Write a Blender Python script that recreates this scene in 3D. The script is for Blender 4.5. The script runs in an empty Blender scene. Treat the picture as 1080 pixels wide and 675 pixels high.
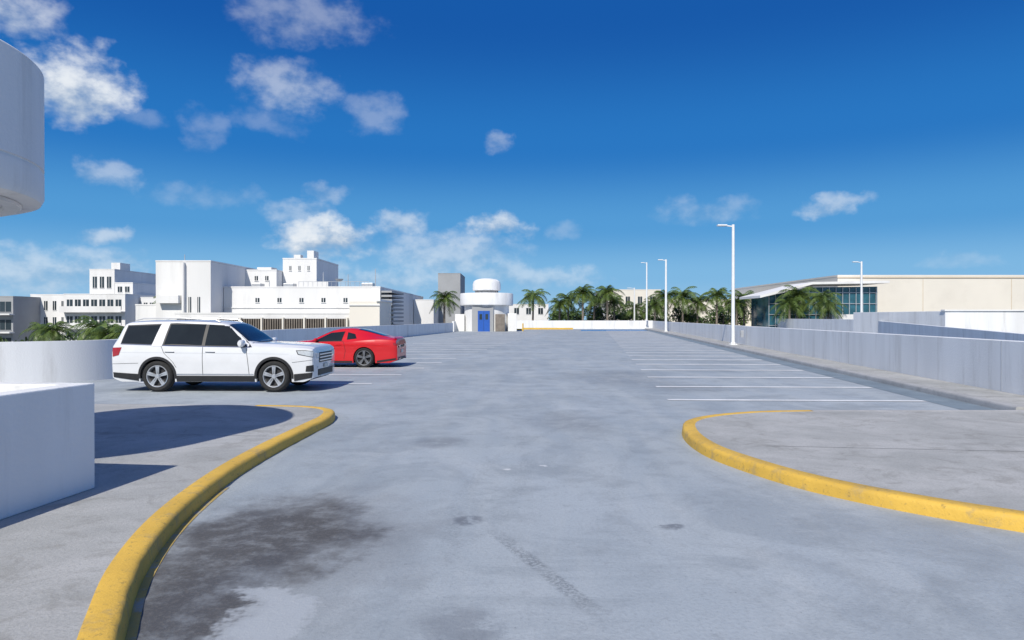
import bpy, math, random, bmesh
from mathutils import Vector, Matrix
R = math.radians
rnd = random.Random(7)
scene = bpy.context.scene
# ------------------------------------------------------------------ helpers
class NT:
    def __init__(s, tree):
        s.t = tree; s.n = tree.nodes; s.l = tree.links
    def new(s, typ, **kw):
        n = s.n.new(typ)
        for k, v in kw.items(): setattr(n, k, v)
        return n
    def put(s, sock, v):
        if v is None: return
        if isinstance(v, bpy.types.NodeSocket): s.l.new(v, sock)
        else: sock.default_value = v
    def m(s, op, a, b=None, c=None, clamp=False):
        n = s.new('ShaderNodeMath', operation=op, use_clamp=clamp)
        s.put(n.inputs[0], a); s.put(n.inputs[1], b); s.put(n.inputs[2], c)
        return n.outputs[0]
    def v(s, op, a, b=None):
        n = s.new('ShaderNodeVectorMath', operation=op)
        s.put(n.inputs[0], a); s.put(n.inputs[1], b)
        return n.outputs['Value'] if op in ('DOT_PRODUCT', 'LENGTH') else n.outputs[0]
    def noise(s, vec, scale, detail=4, rough=.55, dist=0):
        n = s.new('ShaderNodeTexNoise')
        s.put(n.inputs['Vector'], vec)
        n.inputs['Scale'].default_value = scale; n.inputs['Detail'].default_value = detail
        n.inputs['Roughness'].default_value = rough; n.inputs['Distortion'].default_value = dist
        return n.outputs[0]
    def mr(s, v, a, b, c=0., d=1., smooth=True):
        n = s.new('ShaderNodeMapRange')
        n.interpolation_type = 'SMOOTHSTEP' if smooth else 'LINEAR'
        s.put(n.inputs[0], v)
        for i, q in enumerate((a, b, c, d)): s.put(n.inputs[i+1], q)
        return n.outputs[0]
    def mix(s, f, a, b, mode='MIX'):
        n = s.new('ShaderNodeMix', data_type='RGBA', blend_type=mode)
        s.put(n.inputs[0], f)
        s.put(n.inputs[6], a if isinstance(a, bpy.types.NodeSocket) else (*a, 1))
        s.put(n.inputs[7], b if isinstance(b, bpy.types.NodeSocket) else (*b, 1))
        return n.outputs[2]

def base_mat(name):
    mt = bpy.data.materials.new(name); mt.use_nodes = True
    nt = NT(mt.node_tree); bs = nt.n['Principled BSDF']
    return mt, nt, bs
def sc(c, k): return tuple(min(1, x*k) for x in c)

def mat(name, col, rough=.6, var=.12, scale=1.5, metal=0, coat=0, bump=0, bscale=30, dirt=None, dirt_amt=.3, spec=None, streak=False):
    mt, nt, bs = base_mat(name)
    pos = nt.new('ShaderNodeNewGeometry').outputs['Position']
    p = pos
    if streak:
        p = nt.v('MULTIPLY', pos, (1.0, 1.0, .12))
    n1 = nt.noise(p, scale, 3, .6)
    f = nt.mr(n1, .3, .7)
    c = nt.mix(f, sc(col, 1-var), sc(col, 1+var*.6))
    if dirt:
        n2 = nt.noise(p, scale*2.7, 5, .65)
        c = nt.mix(nt.m('MULTIPLY', nt.mr(n2, .5, .72), dirt_amt), c, dirt)
    nt.l.new(c, bs.inputs['Base Color'])
    bs.inputs['Roughness'].default_value = rough
    bs.inputs['Metallic'].default_value = metal
    if coat:
        bs.inputs['Coat Weight'].default_value = coat; bs.inputs['Coat Roughness'].default_value = .04
    if spec is not None: bs.inputs['Specular IOR Level'].default_value = spec
    if bump:
        b = nt.new('ShaderNodeBump'); b.inputs['Strength'].default_value = bump; b.inputs['Distance'].default_value = .02
        nt.l.new(nt.noise(pos, bscale, 3), b.inputs['Height']); nt.l.new(b.outputs[0], bs.inputs['Normal'])
    return mt

class MB:
    def __init__(s): s.v = []; s.f = []
    def box(s, x0, x1, y0, y1, z0, z1, M=None):
        k = len(s.v)
        P = [(x0,y0,z0),(x1,y0,z0),(x1,y1,z0),(x0,y1,z0),(x0,y0,z1),(x1,y0,z1),(x1,y1,z1),(x0,y1,z1)]
        if M: P = [tuple(M @ Vector(p)) for p in P]
        s.v += P
        s.f += [tuple(k+i for i in q) for q in ((0,3,2,1),(4,5,6,7),(0,1,5,4),(1,2,6,5),(2,3,7,6),(3,0,4,7))]
        return s
    def tube(s, pts, rads, seg=10, caps=True):
        k0 = len(s.v); n = len(pts)
        for i, p in enumerate(pts):
            p = Vector(p)
            d = (Vector(pts[min(i+1, n-1)]) - Vector(pts[max(i-1, 0)])).normalized()
            a = d.cross(Vector((0, 0, 1)))
            if a.length < .05: a = d.cross(Vector((0, 1, 0)))
            a.normalize(); b = d.cross(a)
            for j in range(seg):
                t = 2*math.pi*j/seg
                s.v.append(tuple(p + (a*math.cos(t)+b*math.sin(t))*rads[i]))
        for i in range(n-1):
            for j in range(seg):
                s.f.append((k0+i*seg+j, k0+i*seg+(j+1) % seg, k0+(i+1)*seg+(j+1) % seg, k0+(i+1)*seg+j))
        if caps:
            s.f.append(tuple(k0+j for j in range(seg))[::-1]); s.f.append(tuple(k0+(n-1)*seg+j for j in range(seg)))
        return s
    def lathe(s, prof, c=(0, 0, 0), seg=48, axis='z'):
        k0 = len(s.v); n = len(prof)
        for (r, h) in prof:
            for j in range(seg):
                t = 2*math.pi*j/seg
                if axis == 'z': s.v.append((c[0]+r*math.cos(t), c[1]+r*math.sin(t), c[2]+h))
                else: s.v.append((c[0]+r*math.cos(t), c[1]+h, c[2]+r*math.sin(t)))
        for i in range(n-1):
            for j in range(seg):
                s.f.append((k0+i*seg+j, k0+i*seg+(j+1) % seg, k0+(i+1)*seg+(j+1) % seg, k0+(i+1)*seg+j))
        return s
    def quad(s, a, b, c, d):
        k = len(s.v); s.v += [a, b, c, d]; s.f.append((k, k+1, k+2, k+3)); return s
    def poly(s, pts):
        k = len(s.v); s.v += pts; s.f.append(tuple(range(k, k+len(pts)))); return s
    def obj(s, name, mt, parent=None, smooth=False, bevel=0, recalc=True, angle=35):
        me = bpy.data.meshes.new(name); me.from_pydata(s.v, [], s.f)
        if recalc:
            bm = bmesh.new(); bm.from_mesh(me); bmesh.ops.recalc_face_normals(bm, faces=bm.faces); bm.to_mesh(me); bm.free()
        for q in (mt if isinstance(mt, list) else [mt]): me.materials.append(q)
        if smooth:
            for p in me.polygons: p.use_smooth = True
            me.set_sharp_from_angle(angle=R(angle))
        o = bpy.data.objects.new(name, me); scene.collection.objects.link(o)
        if parent: o.parent = parent
        if bevel:
            b = o.modifiers.new('bevel', 'BEVEL'); b.width = bevel; b.segments = 2; b.limit_method = 'ANGLE'
        return o
def empty(name, loc=(0, 0, 0), rz=0, scale=1):
    e = bpy.data.objects.new(name, None); scene.collection.objects.link(e)
    e.location = loc; e.rotation_euler = (0, 0, rz); e.scale = (scale,)*3; e.empty_display_size = .3
    return e
def catmull(P, n=8):
    out = []
    for i in range(len(P)-1):
        p0 = Vector(P[max(i-1, 0)]); p1 = Vector(P[i]); p2 = Vector(P[i+1]); p3 = Vector(P[min(i+2, len(P)-1)])
        for k in range(n):
            t = k/n
            out.append(.5*((2*p1)+(p2-p0)*t+(2*p0-5*p1+4*p2-p3)*t*t+(3*p1-p0-3*p2+p3)*t**3))
    out.append(Vector(P[-1])); return out

# lot axis: heading (0.1208, 1)
AX = .1208
def lx(c, y): return c + AX*y

# ------------------------------------------------------------------ materials
M_white = mat('white_painted_concrete', (.78, .785, .785), .75, .08, .8, bump=.25, bscale=25, dirt=(.44, .43, .41), dirt_amt=.38, streak=True)
M_bwhite = mat('white_stucco', (.77, .765, .75), .8, .07, .25, dirt=(.5, .49, .46), dirt_amt=.3, streak=True)
M_cream = mat('cream_stucco', (.76, .715, .63), .8, .05, .12, dirt=(.58, .53, .45), dirt_amt=.2)
M_beige = mat('beige_stucco', (.58, .48, .35), .8, .08, .3)
M_grey = mat('grey_stucco', (.34, .35, .36), .8, .08, .3)
M_dglass = mat('window_glass', (.03, .045, .055), .12, .3, .4)
M_bglass = mat('blue_curtain_glass', (.03, .11, .15), .08, .4, .5)
M_slat = mat('bronze_slats', (.20, .17, .14), .5, .2, 2)
M_metal = mat('galvanised_metal', (.55, .56, .57), .4, .08, 3, metal=.5)
M_pole = mat('white_pole_paint', (.76, .77, .77), .35, .05, 3)
M_dark = mat('dark_recess', (.02, .02, .022), .8, .1, 3)
M_joint = mat('joint_sealant', (.36, .37, .38), .8, .1, 3)
M_sjoint = mat('slab_joint_sealant', (.20, .20, .195), .9, .15, 3)
M_blue = mat('blue_door_paint', (.02, .10, .42), .4, .08, 2)
M_trunk = mat('palm_trunk_bark', (.26, .22, .18), .9, .25, 6)

def leafmat(name, a, b):
    mt, nt, bs = base_mat(name)
    pos = nt.new('ShaderNodeNewGeometry')
    n = nt.noise(pos.outputs['Position'], .9, 3, .7)
    r = pos.outputs['Random Per Island']
    f = nt.m('ADD', nt.m('MULTIPLY', nt.mr(n, .3, .7), .6), nt.m('MULTIPLY', r, .4))
    nt.l.new(nt.mix(f, a, b), bs.inputs['Base Color'])
    bs.inputs['Roughness'].default_value = .45
    return mt
M_palm = leafmat('palm_leaf', (.035, .07, .012), (.13, .185, .035))
M_leaf = leafmat('tree_leaf', (.022, .05, .012), (.085, .135, .028))

# deck coating
def deck_material():
    mt, nt, bs = base_mat('deck_coating')
    pos = nt.new('ShaderNodeNewGeometry').outputs['Position']
    wob = nt.new('ShaderNodeTexNoise'); wob.inputs['Scale'].default_value = 1.3; wob.inputs['Detail'].default_value = 5; wob.inputs['Roughness'].default_value = .7
    nt.l.new(pos, wob.inputs['Vector'])
    woff = nt.v('SUBTRACT', wob.outputs['Color'], (.5, .5, .5))
    wsep = nt.new('ShaderNodeSeparateColor'); nt.l.new(wob.outputs['Color'], wsep.inputs[0])
    big = nt.mr(nt.noise(pos, .22, 3, .6), .32, .68)
    med = nt.mr(nt.noise(nt.v('MULTIPLY', pos, (1.4, .28, 1)), 1.0, 5, .65, .6), .34, .7)
    c = nt.mix(big, (.315, .355, .385), (.385, .425, .455))
    c = nt.mix(nt.m('MULTIPLY', med, .45), c, (.415, .45, .475))
    patch = nt.mr(nt.noise(pos, .55, 6, .75, 1.0), .47, .60)
    c = nt.mix(nt.m('MULTIPLY', patch, .36), c, (.235, .265, .29))
    c = nt.mix(nt.m('MULTIPLY', nt.mr(wsep.outputs[2], .48, .66), .42), c, (.235, .26, .28))
    c = nt.mix(nt.m('MULTIPLY', nt.mr(wsep.outputs[1], .56, .68), .30), c, (.46, .49, .51))
    fine = nt.new('ShaderNodeTexNoise'); fine.inputs['Scale'].default_value = 34; fine.inputs['Detail'].default_value = 4; fine.inputs['Roughness'].default_value = .75
    nt.l.new(pos, fine.inputs['Vector'])
    fs = nt.new('ShaderNodeSeparateColor'); nt.l.new(fine.outputs['Color'], fs.inputs[0])
    c = nt.mix(nt.m('MULTIPLY', nt.mr(fs.outputs[0], .4, .75), .36), c, (.19, .21, .23))
    c = nt.mix(nt.m('MULTIPLY', nt.mr(fs.outputs[1], .64, .70), .6), c, (.14, .15, .16))
    c = nt.mix(nt.m('MULTIPLY', nt.mr(fs.outputs[2], .62, .72), .35), c, (.56, .58, .60))
    mid = nt.noise(pos, 5, 6, .72)
    c = nt.mix(nt.m('MULTIPLY', nt.mr(mid, .55, .72), .35), c, (.20, .215, .23))
    wv = nt.v('ADD', pos, nt.v('MULTIPLY', woff, (1.6, 1.6, 0)))
    def blob(cx, cy, rx, ry, lo=1.15, hi=.35):
        q = nt.v('MULTIPLY', nt.v('SUBTRACT', wv, (cx, cy, 0)), (1/rx, 1/ry, 0))
        return nt.mr(nt.v('DOT_PRODUCT', q, q), lo, hi)
    st = nt.m('MAXIMUM', blob(-1.95, 5.4, .82, 1.25, 1.3, .2), blob(-2.15, 3.8, .6, 1.2))
    halo = nt.m('MAXIMUM', blob(-1.8, 5.2, 1.25, 1.8, 1.3, .3), blob(-2.0, 3.6, .9, 1.4, 1.3, .3))
    c = nt.mix(nt.m('MULTIPLY', halo, .34), c, (.18, .18, .185))
    s1 = nt.m('MULTIPLY', st, nt.mr(mid, .33, .55, .55, 1.0))
    c = nt.mix(nt.m('MULTIPLY', s1, .86), c, (.055, .051, .05))
    c = nt.mix(nt.m('MULTIPLY', nt.m('MULTIPLY', st, nt.mr(fs.outputs[0], .48, .62)), .3), c, (.20, .19, .18))
    c = nt.mix(nt.m('MULTIPLY', blob(-1.5, 4.05, .28, .40), .7), c, (.40, .43, .46))
    w2 = nt.v('ADD', pos, nt.v('MULTIPLY', woff, (.55, .55, 0)))
    for (x, y, a, b, k) in ((-.42, 5.9, .15, .14, .75), (1.28, 5.72, .15, .10, .75), (-.28, 3.85, .25, .3, .45), (3.2, 20, 1.6, 3, .3), (-1.0, 9.6, .4, .4, .4), (.9, 11.5, .8, 1.1, .28), (4.5, 17, 1.2, 1.0, .3)):
        q = nt.v('MULTIPLY', nt.v('SUBTRACT', w2, (x, y, 0)), (1/a, 1/b, 0))
        c = nt.mix(nt.m('MULTIPLY', nt.m('MULTIPLY', nt.mr(nt.v('DOT_PRODUCT', q, q), 1.4, .1), nt.mr(mid, .3, .5)), k), c, (.12, .13, .15))
    for (x, y) in ((-.06, 7.9), (.35, 8.0)):
        q = nt.v('MULTIPLY', nt.v('SUBTRACT', w2, (x, y, 0)), (20, 22, 0))
        c = nt.mix(nt.m('MULTIPLY', nt.mr(nt.v('DOT_PRODUCT', q, q), 1.2, .5), .7), c, (.62, .63, .64))
    def seg(p0, p1, w):
        d = Vector((p1[0]-p0[0], p1[1]-p0[1], 0)); L = d.length; d.normalize(); n = Vector((-d.y, d.x, 0))
        q = nt.v('SUBTRACT', pos, (p0[0], p0[1], 0))
        a = nt.v('DOT_PRODUCT', q, tuple(d)); b = nt.m('ABSOLUTE', nt.v('DOT_PRODUCT', q, tuple(n)))
        return nt.m('MULTIPLY', nt.mr(b, w, w*.5), nt.m('MULTIPLY', nt.mr(a, -.1, .3), nt.mr(a, L+.2, L-.5)))
    def arc(cx, cy, r, w, y0, y1):
        q = nt.v('MULTIPLY', nt.v('SUBTRACT', pos, (cx, cy, 0)), (1, 1, 0))
        b = nt.m('ABSOLUTE', nt.m('SUBTRACT', nt.v('LENGTH', q), r))
        s = nt.new('ShaderNodeSeparateXYZ'); nt.l.new(pos, s.inputs[0])
        return nt.m('MULTIPLY', nt.mr(b, w, w*.3), nt.m('MULTIPLY', nt.mr(s.outputs[1], y0, y0+2), nt.mr(s.outputs[1], y1, y1-2)))
    brk = nt.m('MULTIPLY', nt.mr(wsep.outputs[0], .35, .6), nt.mr(fs.outputs[0], .35, .6))
    acc = None
    for k, amt in ((seg((-.15, 5.6), (.52, 4.0), .08), .6), (arc(9, 6, 8.0, .12, 4, 14), .16), (arc(9, 6, 9.5, .12, 4, 15), .18), (arc(-14, 9, 14.2, .13, 5, 20), .17), (seg((-.9, 12), (1.9, 45), .2), .12)):
        q = nt.m('MULTIPLY', k, amt); acc = q if acc is None else nt.m('MAXIMUM', acc, q)
    c = nt.mix(nt.m('MULTIPLY', acc, brk), c, (.12, .13, .14))
    nt.l.new(c, bs.inputs['Base Color'])
    nt.l.new(nt.mr(med, 0, 1, .6, .8), bs.inputs['Roughness'])
    bs.inputs['Specular IOR Level'].default_value = .3
    b = nt.new('ShaderNodeBump'); b.inputs['Strength'].default_value = .5; b.inputs['Distance'].default_value = .009
    nt.l.new(fs.outputs[0], b.inputs['Height']); nt.l.new(b.outputs[0], bs.inputs['Normal'])
    return mt
M_deck = deck_material()

def concrete_mat():
    mt, nt, bs = base_mat('island_concrete')
    pos = nt.new('ShaderNodeNewGeometry').outputs['Position']
    a = nt.mr(nt.noise(pos, .7, 5, .68, .6), .32, .68)
    c = nt.mix(a, (.33, .335, .325), (.45, .45, .44))
    bl = nt.mr(nt.noise(pos, 2.4, 7, .75, .8), .49, .64)
    c = nt.mix(nt.m('MULTIPLY', bl, .5), c, (.235, .23, .21))
    f = nt.noise(pos, 45, 4, .75)
    c = nt.mix(nt.m('MULTIPLY', nt.mr(f, .42, .72), .42), c, (.18, .18, .17))
    nt.l.new(c, bs.inputs['Base Color']); bs.inputs['Roughness'].default_value = .85
    b = nt.new('ShaderNodeBump'); b.inputs['Strength'].default_value = .5; b.inputs['Distance'].default_value = .01
    nt.l.new(f, b.inputs['Height']); nt.l.new(b.outputs[0], bs.inputs['Normal'])
    return mt
M_conc = concrete_mat()

def worn_paint(name, col, under, wear=.5, scale=5):
    mt, nt, bs = base_mat(name)
    pos = nt.new('ShaderNodeNewGeometry').outputs['Position']
    n = nt.noise(pos, scale, 7, .72)
    c = nt.mix(nt.mr(nt.noise(pos, 1.3, 4), .3, .7), sc(col, .82), col)
    c = nt.mix(nt.m('MULTIPLY', nt.mr(n, .50, .66), wear), c, under)
    n2 = nt.noise(pos, scale*5, 5, .75)
    c = nt.mix(nt.m('MULTIPLY', nt.mr(n2, .56, .68), wear*.8), c, sc(under, .5))
    nt.l.new(c, bs.inputs['Base Color']); bs.inputs['Roughness'].default_value = .7
    b = nt.new('ShaderNodeBump'); b.inputs['Strength'].default_value = .6; b.inputs['Distance'].default_value = .014
    nt.l.new(n2, b.inputs['Height']); nt.l.new(b.outputs[0], bs.inputs['Normal'])
    return mt
M_yellow = worn_paint('yellow_kerb_paint', (.72, .45, .07), (.42, .30, .12), .75, 4)
M_yside = worn_paint('yellow_paint_residue', (.5, .36, .10), (.32, .33, .32), .95, 3)
M_kerb = worn_paint('grey_kerb', (.42, .42, .415), (.26, .26, .25), .5, 3)
M_line = worn_paint('white_line_paint', (.80, .81, .81), (.50, .53, .55), .5, 2.2)
M_strip = worn_paint('dark_strip', (.20, .25, .29), (.27, .32, .35), .4, 1.2)
M_bluepaint = worn_paint('blue_stall_paint', (.05, .22, .5), (.3, .35, .4), .4, 1)
M_street = mat('street_ground', (.10, .11, .09), .9, .4, .02)

# ------------------------------------------------------------------ world
SUNV = Vector((.31, 1.0, -1.0)).normalized()   # direction light travels
w = bpy.data.worlds.new('World'); scene.world = w; w.use_nodes = True
try:
    w.cycles.sampling_method = 'MANUAL'; w.cycles.sample_map_resolution = 256
except Exception: pass
nt = NT(w.node_tree)
sky = nt.new('ShaderNodeTexSky'); sky.sky_type = 'NISHITA'; sky.sun_disc = False
el = math.asin(-SUNV.z); sky.sun_elevation = el; sky.sun_rotation = math.atan2(-SUNV.x, -SUNV.y)
sky.air_density = 1.0; sky.dust_density = .6; sky.ozone_density = 1.0
tc = nt.new('ShaderNodeTexCoord').outputs['Generated']
dirn = nt.v('NORMALIZE', tc)
sx = nt.new('ShaderNodeSeparateXYZ'); nt.l.new(dirn, sx.inputs[0])
az = nt.m('ARCTAN2', sx.outputs[0], sx.outputs[1]); ele = nt.m('ARCSINE', sx.outputs[2])
cb = nt.new('ShaderNodeCombineXYZ'); nt.l.new(nt.m('MULTIPLY', az, 57.2958), cb.inputs[0]); nt.l.new(nt.m('MULTIPLY', ele, 57.2958), cb.inputs[1])
wn = nt.new('ShaderNodeTexNoise'); nt.l.new(dirn, wn.inputs['Vector']); wn.inputs['Scale'].default_value = 20; wn.inputs['Detail'].default_value = 5; wn.inputs['Roughness'].default_value = .56
uv = nt.v('ADD', cb.outputs[0], nt.v('MULTIPLY', nt.v('SUBTRACT', wn.outputs['Color'], (.5, .5, .5)), (4.4, 2.8, 0)))
fb = nt.noise(nt.v('MULTIPLY', dirn, (1, 1, 1.5)), 30, 6, .55)
# azimuth, elevation, half-width, half-height (degrees), opacity
CL = [(-32.6, 16.2, 3.4, 2.9, .95), (-36.6, 20.3, 3.0, 1.9, .60), (-17, 23.0, 5.5, 2.2, .28), (-18.4, 17.6, 4.0, 2.0, .42), (-19.5, 15.4, 3.5, 1.3, .16), (-24.3, 14.2, 1.6, 1.6, .18),
      (-29, 14.4, 2.6, .8, .16), (-11.4, 16.3, 2.6, 1.6, .24), (-1.2, 14.4, 1.5, 1.0, .30), (-31, 10.1, 2.2, 1.1, .38), (-15.6, 6.6, 3.8, 1.9, .98),
      (-17.2, 8.5, 2.6, 1.1, .36), (-9.1, 7.6, 2.5, 1.2, .55), (-1.4, 7.6, 2.9, 1.0, .72), (-30.9, 6.0, 1.8, .8, .50), (16.3, 8.6, 4.0, 1.2, .24),
      (25.5, 8.5, 2.2, .85, .48), (33.4, 3.9, 2.4, .6, .16), (-5, 5.3, 6, 2.0, .45), (-15.2, 10, 2.0, .9, .30), (4.4, 7.3, 1.8, .8, .18), (-4.2, 6.2, 2, .8, .5),
      (-24.6, 9.2, 4.2, 1.0, .16), (-12.5, 3.0, 9, 1.3, .42), (-33.7, 3.4, 8, 1.6, .48), (1, 3.6, 6, 1.1, .40), (-60, 14, 9, 4, .6)]
tot = None; S = None
fbo = nt.m('MULTIPLY', nt.m('SUBTRACT', .5, fb), 2.5)
for (a, e, rx, ry, op) in CL:
    q = nt.v('MULTIPLY', nt.v('SUBTRACT', uv, (a, e, 0)), (1/rx, 1/ry, 0))
    al = nt.mr(nt.m('ADD', nt.v('DOT_PRODUCT', q, q), fbo), 1.4, -.35, 0., op)
    hh = nt.m('MULTIPLY', al, nt.v('DOT_PRODUCT', q, (0, 1, 0)))
    tot = al if tot is None else nt.m('MAXIMUM', tot, al)
    S = hh if S is None else nt.m('ADD', S, hh)
shade = nt.mr(nt.m('ADD', S, nt.m('MULTIPLY', nt.m('SUBTRACT', fb, .5), 2.5)), -.8, .4)
ccol = nt.mix(shade, (3.0, 4.2, 5.8), (8.4, 8.8, 9.2))
rp = nt.new('ShaderNodeValToRGB'); cr = rp.color_ramp; cr.interpolation = 'EASE'
E = cr.elements
def el_(p, c):
    e = E.new(p); e.color = (*c, 1)
E[0].position = 0; E[0].color = (.32, .56, .80, 1); E[1].position = 1; E[1].color = (.001, .06, .33, 1)
el_(.06, (.19, .46, .76)); el_(.13, (.075, .32, .67)); el_(.24, (.012, .175, .54)); el_(.40, (.002, .095, .40))
nt.l.new(sx.outputs[2], rp.inputs[0])
ramp = nt.v('SCALE', rp.outputs[0]); ramp.node.inputs[3].default_value = 10
skyc = nt.mix(.05, ramp, sky.outputs[0])
sd_ = nt.v('DOT_PRODUCT', dirn, tuple(-SUNV))
skyc = nt.mix(nt.mr(sd_, .3, 1, 0, .3), skyc, (9, 9.5, 10))
fin = nt.mix(tot, skyc, ccol)
bg = nt.n.get('Background') or nt.new('ShaderNodeBackground')
nt.l.new(fin, bg.inputs['Color']); bg.inputs['Strength'].default_value = .1
sun = bpy.data.lights.new('sun', 'SUN'); sun.energy = 4.5; sun.angle = R(.53); sun.color = (1, .95, .86)
so = bpy.data.objects.new('sun', sun); scene.collection.objects.link(so)
so.rotation_euler = SUNV.to_track_quat('-Z', 'Y').to_euler(); so.location = (-20, -60, 60)

# ------------------------------------------------------------------ camera
cam = bpy.data.cameras.new('camera'); co = bpy.data.objects.new('camera', cam); scene.collection.objects.link(co)
co.location = (0, 0, 1.75); co.rotation_euler = (R(89.8), 0, 0); cam.lens = 24; cam.sensor_width = 36; cam.clip_end = 6000; cam.clip_start = .05
scene.camera = co
scene.view_settings.view_transform = 'Standard'; scene.view_settings.look = 'None'; scene.view_settings.exposure = 0

# ------------------------------------------------------------------ ground
MB().quad((-3000, -3000, -12), (3000, -3000, -12), (3000, 3000, -12), (-3000, 3000, -12)).obj('ground', M_street)
deckp = [(-26, -12), (30, -12), (40, 70), (40, 106), (-9, 106), (-9, 84), (-13, 34), (-12.2, 22), (-13, 18), (-26, 13)]
g = MB(); g.poly([(x, y, 0) for x, y in deckp]); g.obj('parking_deck', M_deck)
g = MB(); n = len(deckp)
for i in range(n):
    a = deckp[i]; b = deckp[(i+1) % n]
    g.quad((*a, -.002), (*b, -.002), (*b, -12), (*a, -12))
g.obj('garage_facade', M_bwhite)

def sweep(name, pts, mt, width=.2, h=.134, parent=None):
    m = MB(); P = [Vector((p[0], p[1])) for p in pts]; n = len(P)
    prof = [(0, 0), (.008, .09), (.018, .118), (.04, h-.002), (.07, h), (width-.01, h), (width, h-.006), (width, 0)]
    rr_ = random.Random(3)
    for i in range(n):
        d = (P[min(i+1, n-1)]-P[max(i-1, 0)]).normalized(); L = Vector((-d.y, d.x)); jw = rr_.uniform(-.006, .006)
        for j, (o, z) in enumerate(prof): q = P[i]+L*(o+(jw if 0 < j < 5 else 0)); m.v.append((q.x, q.y, z))
    k = len(prof)
    for i in range(n-1):
        for j in range(k-1): m.f.append((i*k+j, i*k+j+1, (i+1)*k+j+1, (i+1)*k+j))
    m.f.append(tuple(range(k))); m.f.append(tuple((n-1)*k+j for j in range(k)))
    return m.obj(name, mt, parent, smooth=True, angle=50)
def inner(pts, w):
    P = [Vector((p[0], p[1])) for p in pts]; n = len(P); out = []
    for i in range(n):
        d = (P[min(i+1, n-1)]-P[max(i-1, 0)]).normalized()
        out.append((P[i].x-d.y*w, P[i].y+d.x*w))
    return out
LK = catmull([(-1.0, -4), (-1.0, 0), (-1.25, 1.6), (-1.68, 2.8), (-2.10, 3.7), (-2.47, 4.58), (-2.78, 5.73), (-2.98, 7.2), (-3.03, 8.57), (-3.0, 10.2), (-2.98, 11.3), (-3.18, 12.1), (-3.75, 12.55), (-4.7, 12.7)], 8)
LG = [(-4.7, 12.7), (-8, 12.85), (-14, 13.2), (-22, 13.4)]
sweep('yellow_kerb', LK, M_yellow); sweep('grey_kerb', LG, M_kerb)
pi = inner(list(LK)+[Vector(p) for p in LG[1:]], .19)
MB().poly([(x, y, .13) for x, y in pi]+[(-22, -4, .13)]).obj('pavement', M_conc)
g = MB(); q = inner(LK[:56], -.055); q0 = [(p.x, p.y) for p in LK[:56]]
for i in range(len(q)-1): g.quad((*q0[i], .004), (*q0[i+1], .004), (*q[i+1], .004), (*q[i], .004))
g.obj('kerb_paint_residue', M_yside)
RK = catmull([(5.2, 12.0), (4.2, 11.85), (3.3, 11.4), (2.75, 10.8), (2.50, 10.0), (2.42, 9.0), (2.54, 8.1), (2.98, 6.9), (3.77, 5.9), (4.9, 5.0), (6.3, 4.2), (7.8, 3.4), (9.2, 2.8)], 8)
RG = [(lx(7.65, 104), 104), (lx(7.65, 60), 60), (lx(7.65, 12.4), 12.4)]
RG2 = [(lx(7.6, 12.0), 12.0), (7, 12.0), (5.2, 12.0)]
sweep('yellow_kerb', RK, M_yellow); sweep('grey_kerb', RG, M_kerb); sweep('grey_kerb', RG2, M_kerb)
poly = [(lx(7.83, 104), 104)]+[(lx(7.83, 12), 11.9), (lx(7.6, 11.9), 11.82)]+inner([Vector(p) for p in RG2][1:]+list(RK)[1:], .19)+[(9.27, 2.8)]+[(lx(8.95, 104), 104)]
MB().poly([(x, y, .13) for x, y in poly]).obj('pavement', M_conc)
g = MB()
for k in range(26):
    y = 14+3.5*k; g.quad((lx(7.86, y), y, .134), (lx(8.93, y), y-.13, .134), (lx(8.93, y), y-.11, .134), (lx(7.86, y), y+.02, .134))
g.quad((3.2, 8.6, .134), (9.9, 7.8, .134), (9.9, 7.812, .134), (3.2, 8.612, .134))
g.quad((-3.35, 9.3, .134), (-12, 10.3, .134), (-12, 10.312, .134), (-3.35, 9.312, .134))
g.obj('slab_joints', M_sjoint)
g = MB()
g.quad((lx(6.95, 12.6), 12.6, .004), (lx(7.66, 12.5), 12.5, .004), (lx(7.66, 102), 102, .004), (lx(7.05, 102), 102, .004)); g.obj('dark_strip', M_strip)  # darker blue-grey band along the foot of the right kerb
g = MB()
def stall(c0, c1, y, w=.1):
    x0 = lx(c0, y); x1 = lx(c1, y); dy = -AX*(x1-x0)*.35
    g.quad((x0, y, .008), (x1, y+dy, .008), (x1, y+dy+w, .008), (x0, y+w, .008))
k = 0
while 14.4+2.75*k < 92:
    y = 14.4+2.75*k
    stall(1.57, 6.9, y, .10+.0075*y)
    k += 1
k = 0
while 18.2+2.75*k < 86:
    y = 18.2+2.75*k
    stall(-12.2, -5.9, y, .10+.005*y)
    k += 1
g.obj('parking_stall_lines', M_line)
g = MB(); g.quad((9, 90, .004), (18, 90, .004), (19, 98, .004), (10, 98, .004)); g.obj('accessible_stall_paint', M_bluepaint)

# walls
def wall(name, pts, z0, z1, th=.22, mt=M_white, smooth=False):
    e = empty(name); P = [Vector(p) for p in pts]; n = len(P)
    zs = z1 if isinstance(z1, (list, tuple)) else [z1]*n
    m = MB(); hw = th/2
    for i in range(n):
        d = (P[min(i+1, n-1)]-P[max(i-1, 0)]).normalized(); L = Vector((-d.y, d.x))*hw
        for q in (P[i]+L, P[i]-L):
            m.v.append((q.x, q.y, z0)); m.v.append((q.x, q.y, zs[i]))
    for i in range(n-1):
        a = i*4; b = a+4
        m.f += [(a, b, b+1, a+1), (a+2, a+3, b+3, b+2), (a+1, b+1, b+3, a+3), (a, a+2, b+2, b)]
    m.f += [(0, 1, 3, 2), ((n-1)*4, (n-1)*4+2, (n-1)*4+3, (n-1)*4+1)]
    m.obj('wall_body', mt, e, bevel=0 if smooth else .012, smooth=smooth, angle=40)
    return e
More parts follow.
